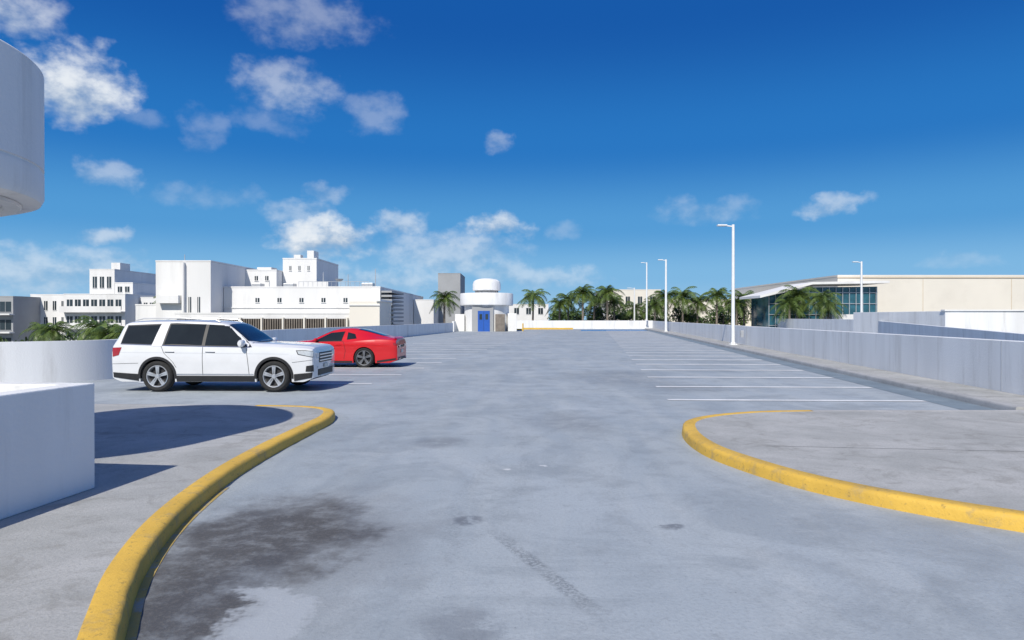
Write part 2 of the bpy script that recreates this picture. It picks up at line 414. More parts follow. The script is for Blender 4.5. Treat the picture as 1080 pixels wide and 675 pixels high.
wall('parapet_wall', [(lx(9.06, 1), 1), (lx(9.06, 104.9), 104.9)], 0, 1.25, .24)
wall('parapet_wall', [tuple(p) for p in catmull([(-25, 13.5), (-17, 16.0), (-13.2, 17.6), (-11.6, 19.4), (-11.7, 22), (-12.1, 27), (-12.4, 36)], 10)]+[(-7.3, 83)], -1, 1.12, .25, smooth=True)
wall('parapet_wall', [(-7.3, 84.5), (-7.6, 105.4), (21.75, 105.4)], 0, 1.3, .25)
wall('ramp_wall', [(14.0, 6), (22.5, 30), (36, 70), (39, 100)], 0, [.95, 1.04, 1.56, 1.6], .25)
g = MB()
for y in range(6, 100, 9):
    x = lx(8.94, y); g.box(x-.004, x+.003, y-.006, y+.006, .14, 1.24)
g.obj('wall_joint', M_joint, bpy.data.objects['parapet_wall'])
e = empty('ramp_block'); g = MB(); g.box(33, 80, 52, 66, -12, 2.25); g.obj('wall_body', M_white, e, bevel=.02)
g = MB(); g.box(32.9, 80.1, 51.9, 52.4, 2.25, 2.36); g.obj('coping', M_bwhite, e)

# near stair enclosure (ring of low walls) on the left island
e = empty('stair_enclosure_wall', (-3.96, 6.48, .13), -math.atan(AX))
g = MB(); H = 1.0
g.box(-.2, 0, -6, 0, 0, H); g.box(-6.5, -.2, -.2, 0, 0, H); g.box(-6.5, -6.3, -6, -.2, 0, H); g.box(-6.3, -.2, -6, -5.8, 0, H)
o = g.obj('wall_body', M_white, e, bevel=.012)
# drum canopy
e = empty('drum_canopy', (-6.75, 6.5, 0))
rr = 1.9
g = MB(); g.lathe([(0, 4.30), (rr-.2, 4.30), (rr-.18, 4.40), (rr-.02, 4.40), (rr, 4.38), (rr, 3.35), (rr-.018, 3.345), (rr-.018, 3.315), (rr, 3.31), (rr, 3.05), (rr-.03, 2.99), (rr-.10, 2.965), (rr-.42, 2.965), (rr-.44, 3.25), (0, 3.25)], seg=96)
g.obj('drum', M_white, e, smooth=True)
g = MB(); g.lathe([(.45, .13), (.45, 3.26)], seg=40); g.obj('column', M_white, e, smooth=True)
g = MB(); g.lathe([(rr-.20, 2.96), (rr-.22, 2.93), (rr-.36, 2.93), (rr-.38, 2.96)], seg=96); g.obj('soffit_trim', M_metal, e, smooth=True)
g = MB()
for a in range(-60, 300, 40):
    t = R(a); c = ((rr-.75)*math.cos(t), (rr-.75)*math.sin(t), 3.14)
    g.lathe([(0, 0), (.14, 0), (.17, .03), (.17, .11)], c=c, seg=20)
g.obj('ceiling_lamp', M_metal, e, smooth=True)

# ------------------------------------------------------------------ cars
def pchip(xs, ys, x):
    n = len(xs)
    if x <= xs[0]: return ys[0]
    if x >= xs[-1]: return ys[-1]
    i = 0
    while x > xs[i+1]: i += 1
    h = [xs[k+1]-xs[k] for k in range(n-1)]; d = [(ys[k+1]-ys[k])/h[k] for k in range(n-1)]
    def m(k):
        if k == 0: return d[0]
        if k == n-1: return d[-1]
        if d[k-1]*d[k] <= 0: return 0
        return 2*d[k-1]*d[k]/(d[k-1]+d[k])
    t = (x-xs[i])/h[i]; t2 = t*t; t3 = t2*t
    return (2*t3-3*t2+1)*ys[i]+(t3-2*t2+t)*h[i]*m(i)+(-2*t3+3*t2)*ys[i+1]+(t3-t2)*h[i]*m(i+1)

M_tyre = mat('tyre_rubber', (.022, .022, .022), .85, .3, 20)
M_rim = mat('alloy_rim', (.68, .69, .70), .28, .05, 5, metal=.75)
M_rimd = mat('dark_alloy_rim', (.30, .31, .32), .3, .05, 5, metal=.8)
M_glass = mat('car_glass', (.012, .016, .018), .04, .2, 2, coat=.3, spec=.4)
M_trim = mat('black_plastic_trim', (.02, .02, .021), .5, .2, 10)
M_chrome = mat('chrome', (.75, .76, .78), .12, .03, 5, metal=1)
M_lamp = mat('headlamp_lens', (.5, .53, .55), .08, .1, 20, coat=1)
M_tail = mat('tail_lamp_lens', (.35, .01, .01), .1, .1, 20, coat=1)
M_orange = mat('side_marker', (.8, .25, .02), .2, .1, 10)
M_plate = mat('licence_plate', (.6, .6, .55), .4, .1, 30)

class Car:
    def __init__(s, name, T, G, arches, zb0, paint, loc, rz, scale=1):
        s.T = sorted(T); s.G = G; s.ar = arches; s.zb0 = zb0
        s.X = [r[0] for r in s.T]; s.C = [[r[i] for r in s.T] for i in range(1, 6)]
        s.e = empty(name, loc, rz, scale); s.paint = paint
        xs = [s.X[0]+(s.X[-1]-s.X[0])*i/110 for i in range(111)]
        for (xc, zc, r) in arches:
            for k in range(-24, 25):
                xs.append(xc+r*math.sin(k/24*math.pi/2)*.99999)
            xs += [xc-r-.001, xc+r+.001]
        xs = sorted(set(round(x, 5) for x in xs))
        m = MB(); secs = [s.section(x) for x in xs]; k = len(secs[0])
        full = 2*k-2
        for x, q in zip(xs, secs):
            for (y, z) in q: m.v.append((x, y, z))
            for (y, z) in q[-2:0:-1]: m.v.append((x, -y, z))
        for i in range(len(xs)-1):
            for j in range(full):
                m.f.append((i*full+j, i*full+(j+1) % full, (i+1)*full+(j+1) % full, (i+1)*full+j))
        m.f.append(tuple(range(full))); m.f.append(tuple((len(xs)-1)*full+j for j in range(full)))
        s.body = m.obj('body', [paint, M_trim], s.e, smooth=True, angle=28)
        for p in s.body.data.polygons:
            vi = [v % full for v in p.vertices]
            if len(vi) == 4 and all(v in (0, 1, full-1) for v in vi): p.material_index = 1
    def par(s, x): return [pchip(s.X, c, x) for c in s.C]
    def gw(s, z): return pchip([a for a, b in s.G], [b for a, b in s.G], z)
    def section(s, x):
        zs, zr, W, wr, ed = s.par(x); zb = s.zb0
        for (xc, zc, r) in s.ar:
            if abs(x-xc) < r: zb = max(zb, zc+math.sqrt(r*r-(x-xc)**2))
        e0 = min(abs(x-s.X[0]), abs(s.X[-1]-x))
        if e0 < .25: zb = max(zb, s.zb0+.10*(1-e0/.25))
        zb = min(zb, zs-.03)
        pts = [(0, zb), (W*s.gw(zb)-.10, zb)]
        for k in range(10):
            z = zb+(zs-zb)*k/9; pts.append((W*s.gw(z), z))
        ys = W*s.gw(zs)-.025; z0 = zs+.018; z1 = max(zr-ed, z0+.01)
        wr = min(wr, ys-.02)
        for t in (0, .25, .5, .75, 1): pts.append((ys+(wr-ys)*(t**1.15), z0+(z1-z0)*t))
        pts += [(wr-.03, z1+(zr-z1)*.4), (wr-.09, z1+(zr-z1)*.65), (wr*.7, z1+(zr-z1)*.85), (wr*.35, z1+(zr-z1)*.97), (0, zr)]
        return pts
    def sy(s, x, z):
        q = s.section(x)[2:]
        for a, b in zip(q, q[1:]):
            if a[1] <= z <= b[1] and b[1] > a[1]:
                t = (z-a[1])/(b[1]-a[1]); return a[0]+(b[0]-a[0])*t
        return q[0][0] if z < q[0][1] else q[-5][0]
    def szz(s, x, y):
        q = s.section(x)[12:]
        for a, b in zip(q, q[1:]):
            if b[0] <= y <= a[0] and a[0] > b[0]:
                t = (a[0]-y)/(a[0]-b[0]); return a[1]+(b[1]-a[1])*t
        return q[0][1]
    def side(s, name, lo, hi, mt, off=.006, nx=16, nz=6, sides=(1, -1)):
        def samp(P, t):
            k = t*(len(P)-1); i = min(int(k), len(P)-2); f = k-i
            return (P[i][0]+(P[i+1][0]-P[i][0])*f, P[i][1]+(P[i+1][1]-P[i][1])*f)
        m = MB()
        for sd in sides:
            k0 = len(m.v)
            for i in range(nx+1):
                a = samp(lo, i/nx); b = samp(hi, i/nx)
                for j in range(nz+1):
                    x = a[0]+(b[0]-a[0])*j/nz; z = a[1]+(b[1]-a[1])*j/nz
                    m.v.append((x, sd*(s.sy(x, z)+off), z))
            for i in range(nx):
                for j in range(nz):
                    q = k0+i*(nz+1)+j; m.f.append((q, q+1, q+nz+2, q+nz+1))
        return m.obj(name, mt, s.e, smooth=True, recalc=True)
    def top(s, name, x0, w0, x1, w1, mt, bow=.0, off=.008, n=16):
        m = MB()
        for i in range(n+1):
            v = i/n
            for j in range(n+1):
                u = -1+2*j/n
                xa = x0-bow*u*u*(1 if x0 > x1 else -1)
                x = xa+(x1-xa)*v; y = u*(w0+(w1-w0)*v)
                m.v.append((x, y, s.szz(x, abs(y))+off))
        for i in range(n):
            for j in range(n):
                q = i*(n+1)+j; m.f.append((q, q+1, q+n+2, q+n+1))
        return m.obj(name, mt, s.e, smooth=True)
    def box(s, name, x0, x1, y0, y1, z0, z1, mt, bevel=.01, mirror=False):
        m = MB(); m.box(x0, x1, y0, y1, z0, z1)
        if mirror: m.box(x0, x1, -y1, -y0, z0, z1)
        return m.obj(name, mt, s.e, bevel=bevel)
    def wheels(s, r, rimr, track, wd, nsp, wide, rimmat=None):
        for (xc, zc, _) in s.ar:
            for sd in (1, -1):
                w_ = empty('wheel', (xc, sd*track, r)); w_.parent = s.e
                if sd < 0: w_.rotation_euler = (0, 0, math.pi)
                h = wd/2
                m = MB(); m.lathe([(rimr, h-.03), (rimr+.02, h-.005), (rimr+(r-rimr)*.55, h), (r-.03, h-.015), (r-.006, h-.045), (r, h-.07), (r, -h+.07), (r-.03, -h+.015), (rimr, -h+.03)], axis='y', seg=56); m.obj('tyre', M_tyre, w_, smooth=True)
                m = MB(); m.lathe([(rimr+.004, h-.028), (rimr-.004, h-.012), (rimr-.02, h-.016), (rimr-.032, h-.05), (rimr-.04, -h+.05)], axis='y', seg=56)
                for q in range(nsp):
                    a = 2*math.pi*q/nsp+.3
                    for da in ((-.13, .13) if wide else (0,)):
                        M = Matrix.Rotation(-(a), 4, 'Y')
                        w1 = .022 if wide else .03
                        m.box(.03, rimr-.012, h-.075, h-.025, -w1, w1, M @ Matrix.Rotation(da*.8, 4, 'Y'))
                m.lathe([(0, h-.01), (.045, h-.012), (.06, h-.03), (.065, h-.07)], axis='y', seg=24)
                m.obj('rim', rimmat or M_rim, w_, smooth=True)
                m = MB(); m.lathe([(0, h-.10), (rimr-.03, h-.10)], axis='y', seg=40); m.obj('brake_backing', M_dark, w_)
    def arch_trim(s, wdt, mt, off=.012):
        m = MB()
        for (xc, zc, r) in s.ar:
            for sd in (1, -1):
                k0 = len(m.v); N = 36
                a0 = -.12
                for i in range(N+1):
                    a = a0+(math.pi-2*a0)*i/N
                    for rr_, o in ((r-.015, -.05), (r-.012, off), (r+wdt, off), (r+wdt+.008, -.004)):
                        x = xc+rr_*math.cos(a); z = max(zc+rr_*math.sin(a), s.zb0)
                        xq = xc+(r+.012 if rr_ < r+.012 else rr_)*math.cos(a)
                        zq = zc+(r+.012 if rr_ < r+.012 else rr_)*math.sin(a)
                        xq = min(max(xq, s.X[0]+.05), s.X[-1]-.05)
                        W = s.par(xq)[2]*s.gw(max(zq, s.zb0))
                        m.v.append((x, sd*(W+o), z))
                for i in range(N):
                    for j in range(3):
                        q = k0+i*4+j; m.f.append((q, q+1, q+5, q+4))
        m.obj('arch_trim', mt, s.e, smooth=True)
    def seams(s, L, sides=(1, -1)):
        for P in L:
            lo = [(x-.006, z) for x, z in P]; hi = [(x+.006, z) for x, z in P]
            s.side('door_seam', lo, hi, M_dark, .003, 14, 1, sides)

def paint(name, col, coat=1):
    mt, nt, bs = base_mat(name)
    bs.inputs['Roughness'].default_value = .35
    bs.inputs['Coat Weight'].default_value = coat; bs.inputs['Coat Roughness'].default_value = .03
    pos = nt.new('ShaderNodeNewGeometry').outputs['Position']
    f = nt.mr(nt.noise(pos, 3, 3), .3, .7)
    nt.l.new(nt.mix(f, sc(col, .95), col), bs.inputs['Base Color'])
    return mt
P_white = paint('white_car_paint', (.72, .725, .73)); P_red = paint('red_car_paint', (.58, .006, .010), .6)

# --- SUV :  x, zs, zr, W, wr, edge
T = [(2.50, .93, 1.00, .82, .70, .035), (2.475, 1.00, 1.07, .89, .76, .035), (2.40, 1.035, 1.115, .945, .80, .04), (2.1, 1.055, 1.15, .975, .84, .045), (1.6, 1.07, 1.18, .99, .85, .045), (1.1, 1.08, 1.20, 1.0, .85, .05),
     (.98, 1.082, 1.21, 1.0, .85, .055), (.62, 1.088, 1.45, 1.0, .76, .065), (.27, 1.092, 1.665, 1.0, .69, .075), (.02, 1.097, 1.73, 1.0, .675, .08), (-.8, 1.115, 1.76, 1.0, .68, .08), (-1.6, 1.13, 1.755, .995, .68, .08), (-2.15, 1.145, 1.73, .985, .665, .08), (-2.30, 1.15, 1.69, .98, .66, .08),
     (-2.41, 1.14, 1.40, .965, .74, .06), (-2.465, 1.10, 1.18, .945, .82, .03), (-2.49, .95, 1.01, .91, .80, .03)]
G = [(.2, .93), (.3, .955), (.45, .972), (.6, .985), (.8, 1.0), (.95, .995), (1.15, .965), (1.3, .94)]
s = Car('white_suv', T, G, [(1.53, .385, .43), (-1.335, .385, .43)], .25, P_white, (-7.03, 16.95, 0), R(-1.5), .965)
s.wheels(.385, .268, .865, .25, 5, True)
s.arch_trim(.045, M_trim)
s.box('underbody', -2.2, 2.2, -.6, .6, .24, .5, M_dark)
for y in (-1.335, 1.53): s.box('axle_well', y-.43, y+.43, -.68, .68, .42, .84, M_dark)
s.side('sill_cladding', [(-.86, .255), (1.06, .255)], [(-.86, .40), (1.06, .40)], M_trim, .012)
s.side('rear_cladding', [(-2.43, .36), (-1.80, .27)], [(-2.44, .48), (-1.80, .44)], M_trim, .012)
s.side('front_cladding', [(2.02, .27), (2.44, .35)], [(2.02, .44), (2.46, .48)], M_trim, .012)
s.side('chrome_strip', [(-.86, .43), (1.04, .43)], [(-.86, .448), (1.04, .448)], M_chrome, .016, 12, 1)
s.side('window_surround', [(-2.27, 1.165), (-1, 1.128), (1.0, 1.092)], [(-2.22, 1.625), (-1, 1.68), (.36, 1.62)], M_trim, .003, 30)
s.side('front_window', [(-.17, 1.135), (.86, 1.12)], [(-.17, 1.645), (.33, 1.60)], M_glass, .008)
s.side('rear_window', [(-1.18, 1.155), (-.25, 1.14)], [(-1.12, 1.645), (-.25, 1.65)], M_glass, .008)
s.side('quarter_window', [(-2.25, 1.19), (-1.48, 1.165)], [(-2.19, 1.60), (-1.36, 1.635)], M_glass, .008)
s.side('c_pillar', [(-1.48, 1.125), (-1.22, 1.125)], [(-1.36, 1.695), (-1.15, 1.70)], P_white, .010)
s.side('window_chrome', [(-2.25, 1.162), (-1, 1.122), (.95, 1.088)], [(-2.25, 1.176), (-1, 1.136), (.95, 1.102)], M_chrome, .012, 30, 1)
s.top('windshield', .97, .81, .29, .63, M_glass, .12)
s.top('cowl', 1.06, .82, .97, .80, M_trim, .12, .01)
s.top('backlight', -2.44, .72, -2.32, .60, M_glass, .02)
for sd in (1, -1):
    m = MB(); m.tube([(.08, sd*.64, 1.70), (-.05, sd*.645, 1.765), (-.9, sd*.65, 1.80), (-1.85, sd*.64, 1.79), (-2.05, sd*.63, 1.74)], [.012, .016, .016, .016, .012], 8); m.obj('roof_rail', M_metal, s.e, smooth=True)
for sd in (1, -1):
    m = MB(); m.lathe([(0, -.12), (.06, -.115), (.085, -.07), (.09, 0), (.085, .08), (.06, .12), (0, .125)], seg=20, axis='y')
    o = m.obj('wing_mirror', P_white, s.e, smooth=True); o.location = (.78, sd*1.07, 1.19); o.scale = (.8, 1, 1.0)
    s.box('mirror_stalk', .72, .80, min(sd*.9, sd*1.02), max(sd*.9, sd*1.02), 1.09, 1.14, M_trim)
s.seams([[(.93, .42), (.90, .8), (.86, 1.07)], [(-.21, .42), (-.21, 1.1)], [(-1.24, 1.12), (-1.16, .95), (-.95, .75), (-.86, .6)]])
s.side('character_line', [(-2.3, .965), (1.9, .925)], [(-2.3, .972), (1.9, .932)], mat('crease_shade', (.5, .51, .52), .5), .002, 30, 1)  # shade of the body crease drawn as a thin darker colour band
for x in (-.02, -1.02):
    s.side('door_handle', [(x-.11, .985), (x+.11, .98)], [(x-.11, 1.015), (x+.11, 1.01)], P_white, .03, 4, 1)
    s.side('door_handle_gap', [(x-.12, .97), (x+.12, .965)], [(x-.12, .985), (x+.12, .98)], M_dark, .006, 4, 1)
s.side('headlamp', [(2.14, .93), (2.3, .895), (2.47, .86)], [(2.10, 1.005), (2.3, 1.01), (2.475, .985)], M_lamp, .008)
s.side('headlamp_bezel', [(2.12, .915), (2.3, .88), (2.475, .845)], [(2.07, 1.02), (2.3, 1.022), (2.475, .992)], M_trim, .004)
s.side('tail_lamp', [(-2.44, .86), (-2.28, .90)], [(-2.46, 1.08), (-2.22, 1.09)], M_tail, .008)
s.side('rear_bumper_seam', [(-2.46, .68), (-1.8, .70)], [(-2.46, .688), (-1.8, .708)], M_dark, .003, 10, 1)
s.side('front_bumper_seam', [(1.98, .72), (2.47, .78)], [(1.98, .728), (2.47, .788)], M_dark, .003, 10, 1)
s.side('fog_lamp_bezel', [(2.3, .50), (2.48, .50)], [(2.32, .64), (2.48, .66)], M_trim, .009)
s.box('grille', 2.48, 2.515, -.52, .52, .70, .95, M_trim)
for z in (.75, .825, .90): s.box('grille_bar', 2.50, 2.53, -.51, .51, z-.016, z+.016, M_chrome, .004)
s.box('lower_grille', 2.47, 2.51, -.62, .62, .38, .54, M_trim)
s.box('skid_plate', 2.46, 2.52, -.42, .42, .34, .39, M_metal)
s.box('headlamp_front', 2.46, 2.512, .53, .78, .84, .96, M_lamp, .015, True)
s.box('fog_lamp', 2.48, 2.515, .60, .70, .56, .62, M_lamp, .01, True)
s.box('licence_plate', 2.52, 2.53, -.16, .16, .56, .66, M_plate, .003)
m = MB(); m.tube([(-.95, .2, 1.75), (-1.1, .2, 1.81)], [.02, .006], 6); m.obj('antenna', M_trim, s.e)

# --- coupe : long hood, fastback
T = [(2.36, .52, .58, .66, .52, .03), (2.31, .58, .65, .78, .62, .035), (2.18, .66, .73, .86, .7, .04), (1.9, .73, .81, .91, .76, .045), (1.4, .80, .89, .945, .80, .05), (.95, .85, .935, .94, .80, .05), (.66, .87, .965, .94, .79, .05),
     (.30, .88, 1.14, .94, .68, .06), (-.10, .885, 1.31, .94, .57, .07), (-.4, .895, 1.37, .94, .54, .07), (-.7, .91, 1.38, .945, .53, .07), (-1.05, .935, 1.34, .96, .52, .07), (-1.45, .965, 1.245, .975, .53, .06), (-1.85, .98, 1.13, .97, .58, .05), (-2.1, .975, 1.06, .95, .68, .04),
     (-2.3, .955, 1.03, .915, .74, .035), (-2.40, .91, .985, .88, .72, .03), (-2.44, .78, .84, .83, .70, .03)]
G2 = [(.15, .92), (.28, .955), (.45, .97), (.62, .98), (.75, 1.0), (.86, .995), (1.0, .955), (1.2, .9)]
s = Car('red_coupe', T, G2, [(1.42, .345, .385), (-1.30, .345, .385)], .17, P_red, (-6.42, 24.75, 0), R(180-2), 1.0)
s.wheels(.35, .262, .84, .27, 5, True, M_rimd)
s.box('underbody', -2.1, 2.1, -.6, .6, .17, .45, M_dark)
for y in (-1.30, 1.42): s.box('axle_well', y-.385, y+.385, -.66, .66, .36, .72, M_dark)
s.side('side_skirt', [(-.88, .175), (1.0, .175)], [(-.88, .24), (1.0, .24)], M_trim, .012)
s.side('front_window', [(-.50, .945), (.50, .92)], [(-.55, 1.265), (-.05, 1.215)], M_glass, .008)
s.side('window_seal', [(-.56, .925), (.60, .905)], [(-.56, .943), (.52, .922)], M_trim, .009, 16, 1)
s.side('quarter_window', [(-1.02, 1.02), (-.68, .98)], [(-.93, 1.17), (-.66, 1.24)], M_glass, .008)
s.top('windshield', .66, .74, -.08, .52, M_glass, .14)
s.top('backlight', -1.95, .50, -1.0, .45, M_glass, .05)
s.top('rear_spoiler', -2.41, .68, -2.28, .70, P_red, 0, .04)
s.seams([[(.68, .25), (.66, .6), (.6, .88)], [(-.58, .9), (-.64, .6), (-.58, .3)]])
s.side('character_line', [(-2.2, .80), (1.7, .70)], [(-2.2, .808), (1.7, .708)], mat('red_crease_shade', (.3, .005, .006), .5), .002, 30, 1)  # crease has no relief; its shade is a darker red band
s.side('door_handle', [(-.5, .80), (-.3, .795)], [(-.5, .83), (-.3, .825)], P_red, .02, 4, 1)
s.side('tail_lamp', [(-2.42, .78), (-2.33, .79)], [(-2.42, .87), (-2.3, .88)], M_tail, .008)
s.side('side_marker', [(2.0, .56), (2.15, .56)], [(2.0, .59), (2.15, .59)], M_orange, .008, 4, 1)
s.side('headlamp', [(2.0, .66), (2.3, .58)], [(1.98, .71), (2.3, .62)], M_lamp, .008)
s.side('rear_valance', [(-2.40, .28), (-1.75, .18)], [(-2.40, .34), (-1.75, .25)], M_trim, .010)
s.box('rear_panel', -2.455, -2.43, -.60, .60, .70, .78, M_trim)
s.box('tail_lamp_bar', -2.465, -2.44, .34, .58, .69, .79, M_tail, .008, True)
s.box('licence_plate', -2.46, -2.43, -.16, .16, .50, .62, M_plate, .003)
s.box('diffuser', -2.45, -2.38, -.6, .6, .27, .36, M_trim)
for sd in (1, -1):
    m = MB(); m.lathe([(0, -.10), (.05, -.095), (.07, -.05), (.075, 0), (.065, .07), (.04, .10), (0, .105)], seg=18, axis='y')
    o = m.obj('wing_mirror', P_red, s.e, smooth=True); o.location = (.38, sd*1.0, .98); o.scale = (.8, 1, .8)
    s.box('mirror_stalk', .34, .42, min(sd*.86, sd*.95), max(sd*.86, sd*.95), .92, .95, M_trim)
    m = MB(); m.lathe([(.045, -.06), (.045, .06), (.035, .06), (.035, -.05)], seg=16, axis='y'); o = m.obj('exhaust_tip', M_chrome, s.e, smooth=True); o.location = (-2.44, sd*.5, .30); o.rotation_euler = (0, 0, R(90))

# ------------------------------------------------------------------ street lamps
def lamp(x, y, h, z0=.13, arm=-.95, r=.085):
    e = empty('street_lamp', (x, y, z0))
    m = MB(); m.tube([(0, 0, 0), (0, 0, h*.5), (0, 0, h)], [r*1.1, r*.95, r*.8], 16); m.obj('pole', M_pole, e, smooth=True)
    m = MB(); m.box(-.2, .2, -.2, .2, 0, .03); m.lathe([(.15, .03), (.15, .12), (.11, .16)], seg=16)
    for a in (-1, 1):
        for b in (-1, 1): m.box(a*.15-.015, a*.15+.015, b*.15-.015, b*.15+.015, .03, .08)
    m.obj('base_plate', M_pole, e)
    m = MB(); m.tube([(0, 0, h-.12), (arm*.5, 0, h-.06)], [.04, .04], 8); m.obj('arm', M_pole, e, smooth=True)
    m = MB(); x0, x1 = sorted((arm*.4, arm)); m.box(x0, x1, -.15, .15, h-.09, h); m.obj('lamp_head', M_pole, e, bevel=.03)
    m = MB(); m.box(x0+.08, x1-.08, -.11, .11, h-.10, h-.088); m.obj('lamp_lens', M_metal, e)
lamp(13.15, 40.6, 7.15, r=.1); lamp(17.95, 79.6, 8.4, r=.13); lamp(20.6, 104.4, 8.9, 1.3, -.9, .12); lamp(19.9, 111, 7.6, -1, -1.2, .12); lamp(38.9, 76, 8, 0, -1.0, .12)
g = MB(); g.box(13.4, 13.55, 39.9, 40.15, .6, 1.0); g.obj('junction_box', M_metal, None, bevel=.01)

# ------------------------------------------------------------------ buildings
def building(name, vols, mt=M_bwhite, par=.14, wins=(), glass=M_dglass):
    e = empty(name)
    g = MB(); c = MB(); rf = MB()
    for (x0, x1, y0, y1, z1) in vols:
        g.box(x0, x1, y0, y1, -12, z1-.02)
        t = .25
        c.box(x0-.03, x1+.03, y0-.03, y0+t, z1, z1+par); c.box(x0-.03, x1+.03, y1-t, y1+.03, z1, z1+par)
        c.box(x0-.03, x0+t, y0+t, y1-t, z1, z1+par); c.box(x1-t, x1+.03, y0+t, y1-t, z1, z1+par)
        rf.box(x0, x1, y0, y1, z1-.02, z1)
    g.obj('walls', mt, e); c.obj('roof_parapet', mt, e); rf.obj('roof', M_grey, e)
    gl = MB(); fr = MB()
    for (x0, x1, z0, z1, yf, nx, nz, fill) in wins:
        dx = (x1-x0)/nx; dz = (z1-z0)/nz
        for i in range(nx):
            for j in range(nz):
                a = x0+dx*i+dx*(1-fill)/2; b = a+dx*fill; p = z0+dz*j+dz*.22; q = p+dz*.56
                gl.box(a, b, yf-.03, yf+.05, p, q)
                fr.box(a-.05, b+.05, yf-.09, yf+.02, p-.09, p-.03)
                fr.box((a+b)/2-.03, (a+b)/2+.03, yf-.06, yf-.031, p, q)
    if gl.v: gl.obj('windows', glass, e); fr.obj('window_frames', mt, e)
    return e
e = building('white_hotel_building', [(-30.4, -13.9, 72, 96, 4.9), (-36.0, -30.45, 69, 88, 7.4), (-38.6, -36.05, 70, 84, 3.0), (-31.6, -26.9, 78, 94, 7.1), (-26.85, -22.9, 80, 90, 8.6), (-32.6, -15.7, 66, 71.9, 2.1)],
    wins=[(-28, -16.4, 3.2, 4.0, 72, 5, 1, .18), (-33.0, -31.2, 1.5, 4.5, 69, 2, 1, .3), (-26.5, -23.3, 7.1, 8.0, 80, 3, 1, .22), (-29.8, -27.4, 5.8, 6.7, 78, 2, 1, .3)])
g = MB(); g.box(-30.4, -13.85, 71.9, 71.99, 2.75, 2.88)
g.box(-35.6, -33.4, 68.3, 68.99, 3.2, 4.0); g.box(-33.2, -33.0, 68.6, 68.99, -2, 7.3)
g.box(-23.5, -20.2, 75, 79, 4.9, 5.7); g.box(-26.2, -25.4, 82, 83, 8.6, 9.3); g.box(-24.6, -23.8, 82, 84, 8.6, 9.8); g.box(-30.6, -28.9, 82, 84, 7.1, 7.8)
g.obj('roof_structures', M_bwhite, e)
g = MB(); g.box(-32.3, -15.9, 65.9, 65.98, .35, 1.65)
g.obj('louvre_recess', M_dark, e)
g = MB(); x = -32.3
while x < -15.9: g.box(x, x+.12, 65.72, 65.89, .35, 1.65); x += .23
g.obj('louvre_slats', M_slat, e)
g = MB(); x = -32.3
while x < -15.8: g.box(x-.08, x+.08, 65.6, 65.95, -.5, 1.75); x += 2.05
g.obj('louvre_posts', M_cream, e)
g = MB(); g.box(-15.6, -12.7, 65.5, 71.8, -12, 3.3); g.obj('stair_block', M_cream, e)
g = MB(); g.box(-15.65, -12.65, 65.4, 65.49, 2.9, 3.0); g.box(-13.0, -12.6, 65.3, 71.8, 3.31, 3.5); g.obj('stair_trim', M_bwhite, e)
g = MB()
for i in range(9): g.box(-13.85, -12.7, 72.2+i*.02, 80, 4.4-.45*i, 4.6-.45*i)
g.obj('side_louvres', M_grey, e)
g = MB()
for (x, y, z, h) in ((-21, 76, 5.7, 1.1), (-18, 75, 4.9, 1.6), (-27, 76, 4.9, 1.0), (-34.5, 72, 7.4, 1.0), (-15, 75, 4.9, 2.2)): g.tube([(x, y, z), (x, y, z+h)], [.05, .04], 6)
for i in range(16): x = -22.8+i*.5; g.tube([(x, 73, 4.9), (x, 73, 5.6)], [.02, .02], 5)
g.box(-22.8, -15.3, 72.98, 73.02, 5.58, 5.62)
g.lathe([(0, 0), (.35, .1), (.5, .3)], c=(-19, 75, 5.7), seg=16)
g.obj('roof_vents', M_metal, e)
g = MB()
for (x, y, z, a) in ((-28.6, 75, 4.91, .6), (-25.8, 77, 4.91, .7), (-17.2, 78, 4.91, .8), (-35, 75, 7.42, .5)): g.box(x, x+1.6*a, y, y+1.3, z, z+a)
g.obj('ac_units', M_metal, e, bevel=.03)
e = building('glass_apartment_building', [(-84, -76, 104, 125, 4.9)], mt=M_grey, wins=[(-83.8, -76.2, -9, 4.8, 104, 4, 5, .9)])
g = MB()
for k in range(5): g.box(-84, -75.7, 102.8, 103.9, -8.9+2.76*k, -8.7+2.76*k)
g.obj('balcony_slabs', M_bwhite, e)
building('white_apartment_building', [(-77.6, -71.2, 110, 130, 5.4)], wins=[(-77.2, -71.6, -8, 5, 110, 4, 5, .4)])
e = building('stepped_apartment_building', [(-70.9, -61.2, 108, 130, 5.4), (-69.3, -65.2, 112, 128, 9.6), (-65.15, -62.2, 112, 126, 7.4)], wins=[(-70.6, -61.6, -8, 5.2, 108, 7, 5, .72), (-69, -65.5, 5.9, 9.2, 112, 3, 1, .6), (-64.9, -62.5, 5.6, 7.2, 112, 2, 1, .6)])
g = MB()
for k in range(5): g.box(-70.9, -61.2, 106.8, 107.94, -7.9+2.62*k, -7.75+2.62*k); g.box(-70.9, -61.2, 106.8, 106.88, -7.74+2.62*k, -6.95+2.62*k)
g.box(-67.5, -66, 115, 118, 9.6, 11); g.obj('balconies', M_bwhite, e)
building('low_office_building', [(-60.9, -55.2, 112, 130, 5.0), (-58.6, -57, 118, 124, 6.3)], wins=[(-60.6, -55.6, -6, 4.8, 112, 5, 4, .6)])
building('low_office_building', [(-26, -19.5, 130, 150, 6.2), (-19.4, -15.5, 135, 150, 5.2)], wins=[(-25.6, -19.8, 2, 5.6, 130, 4, 1, .5)])
building('grey_tower_building', [(-15.6, -10.9, 144, 158, 11.0)], mt=M_grey)
building('low_office_building', [(-8.6, 8, 150, 170, 4.6)], wins=[(-8.2, 7.6, 2, 4.4, 150, 6, 1, .4)])
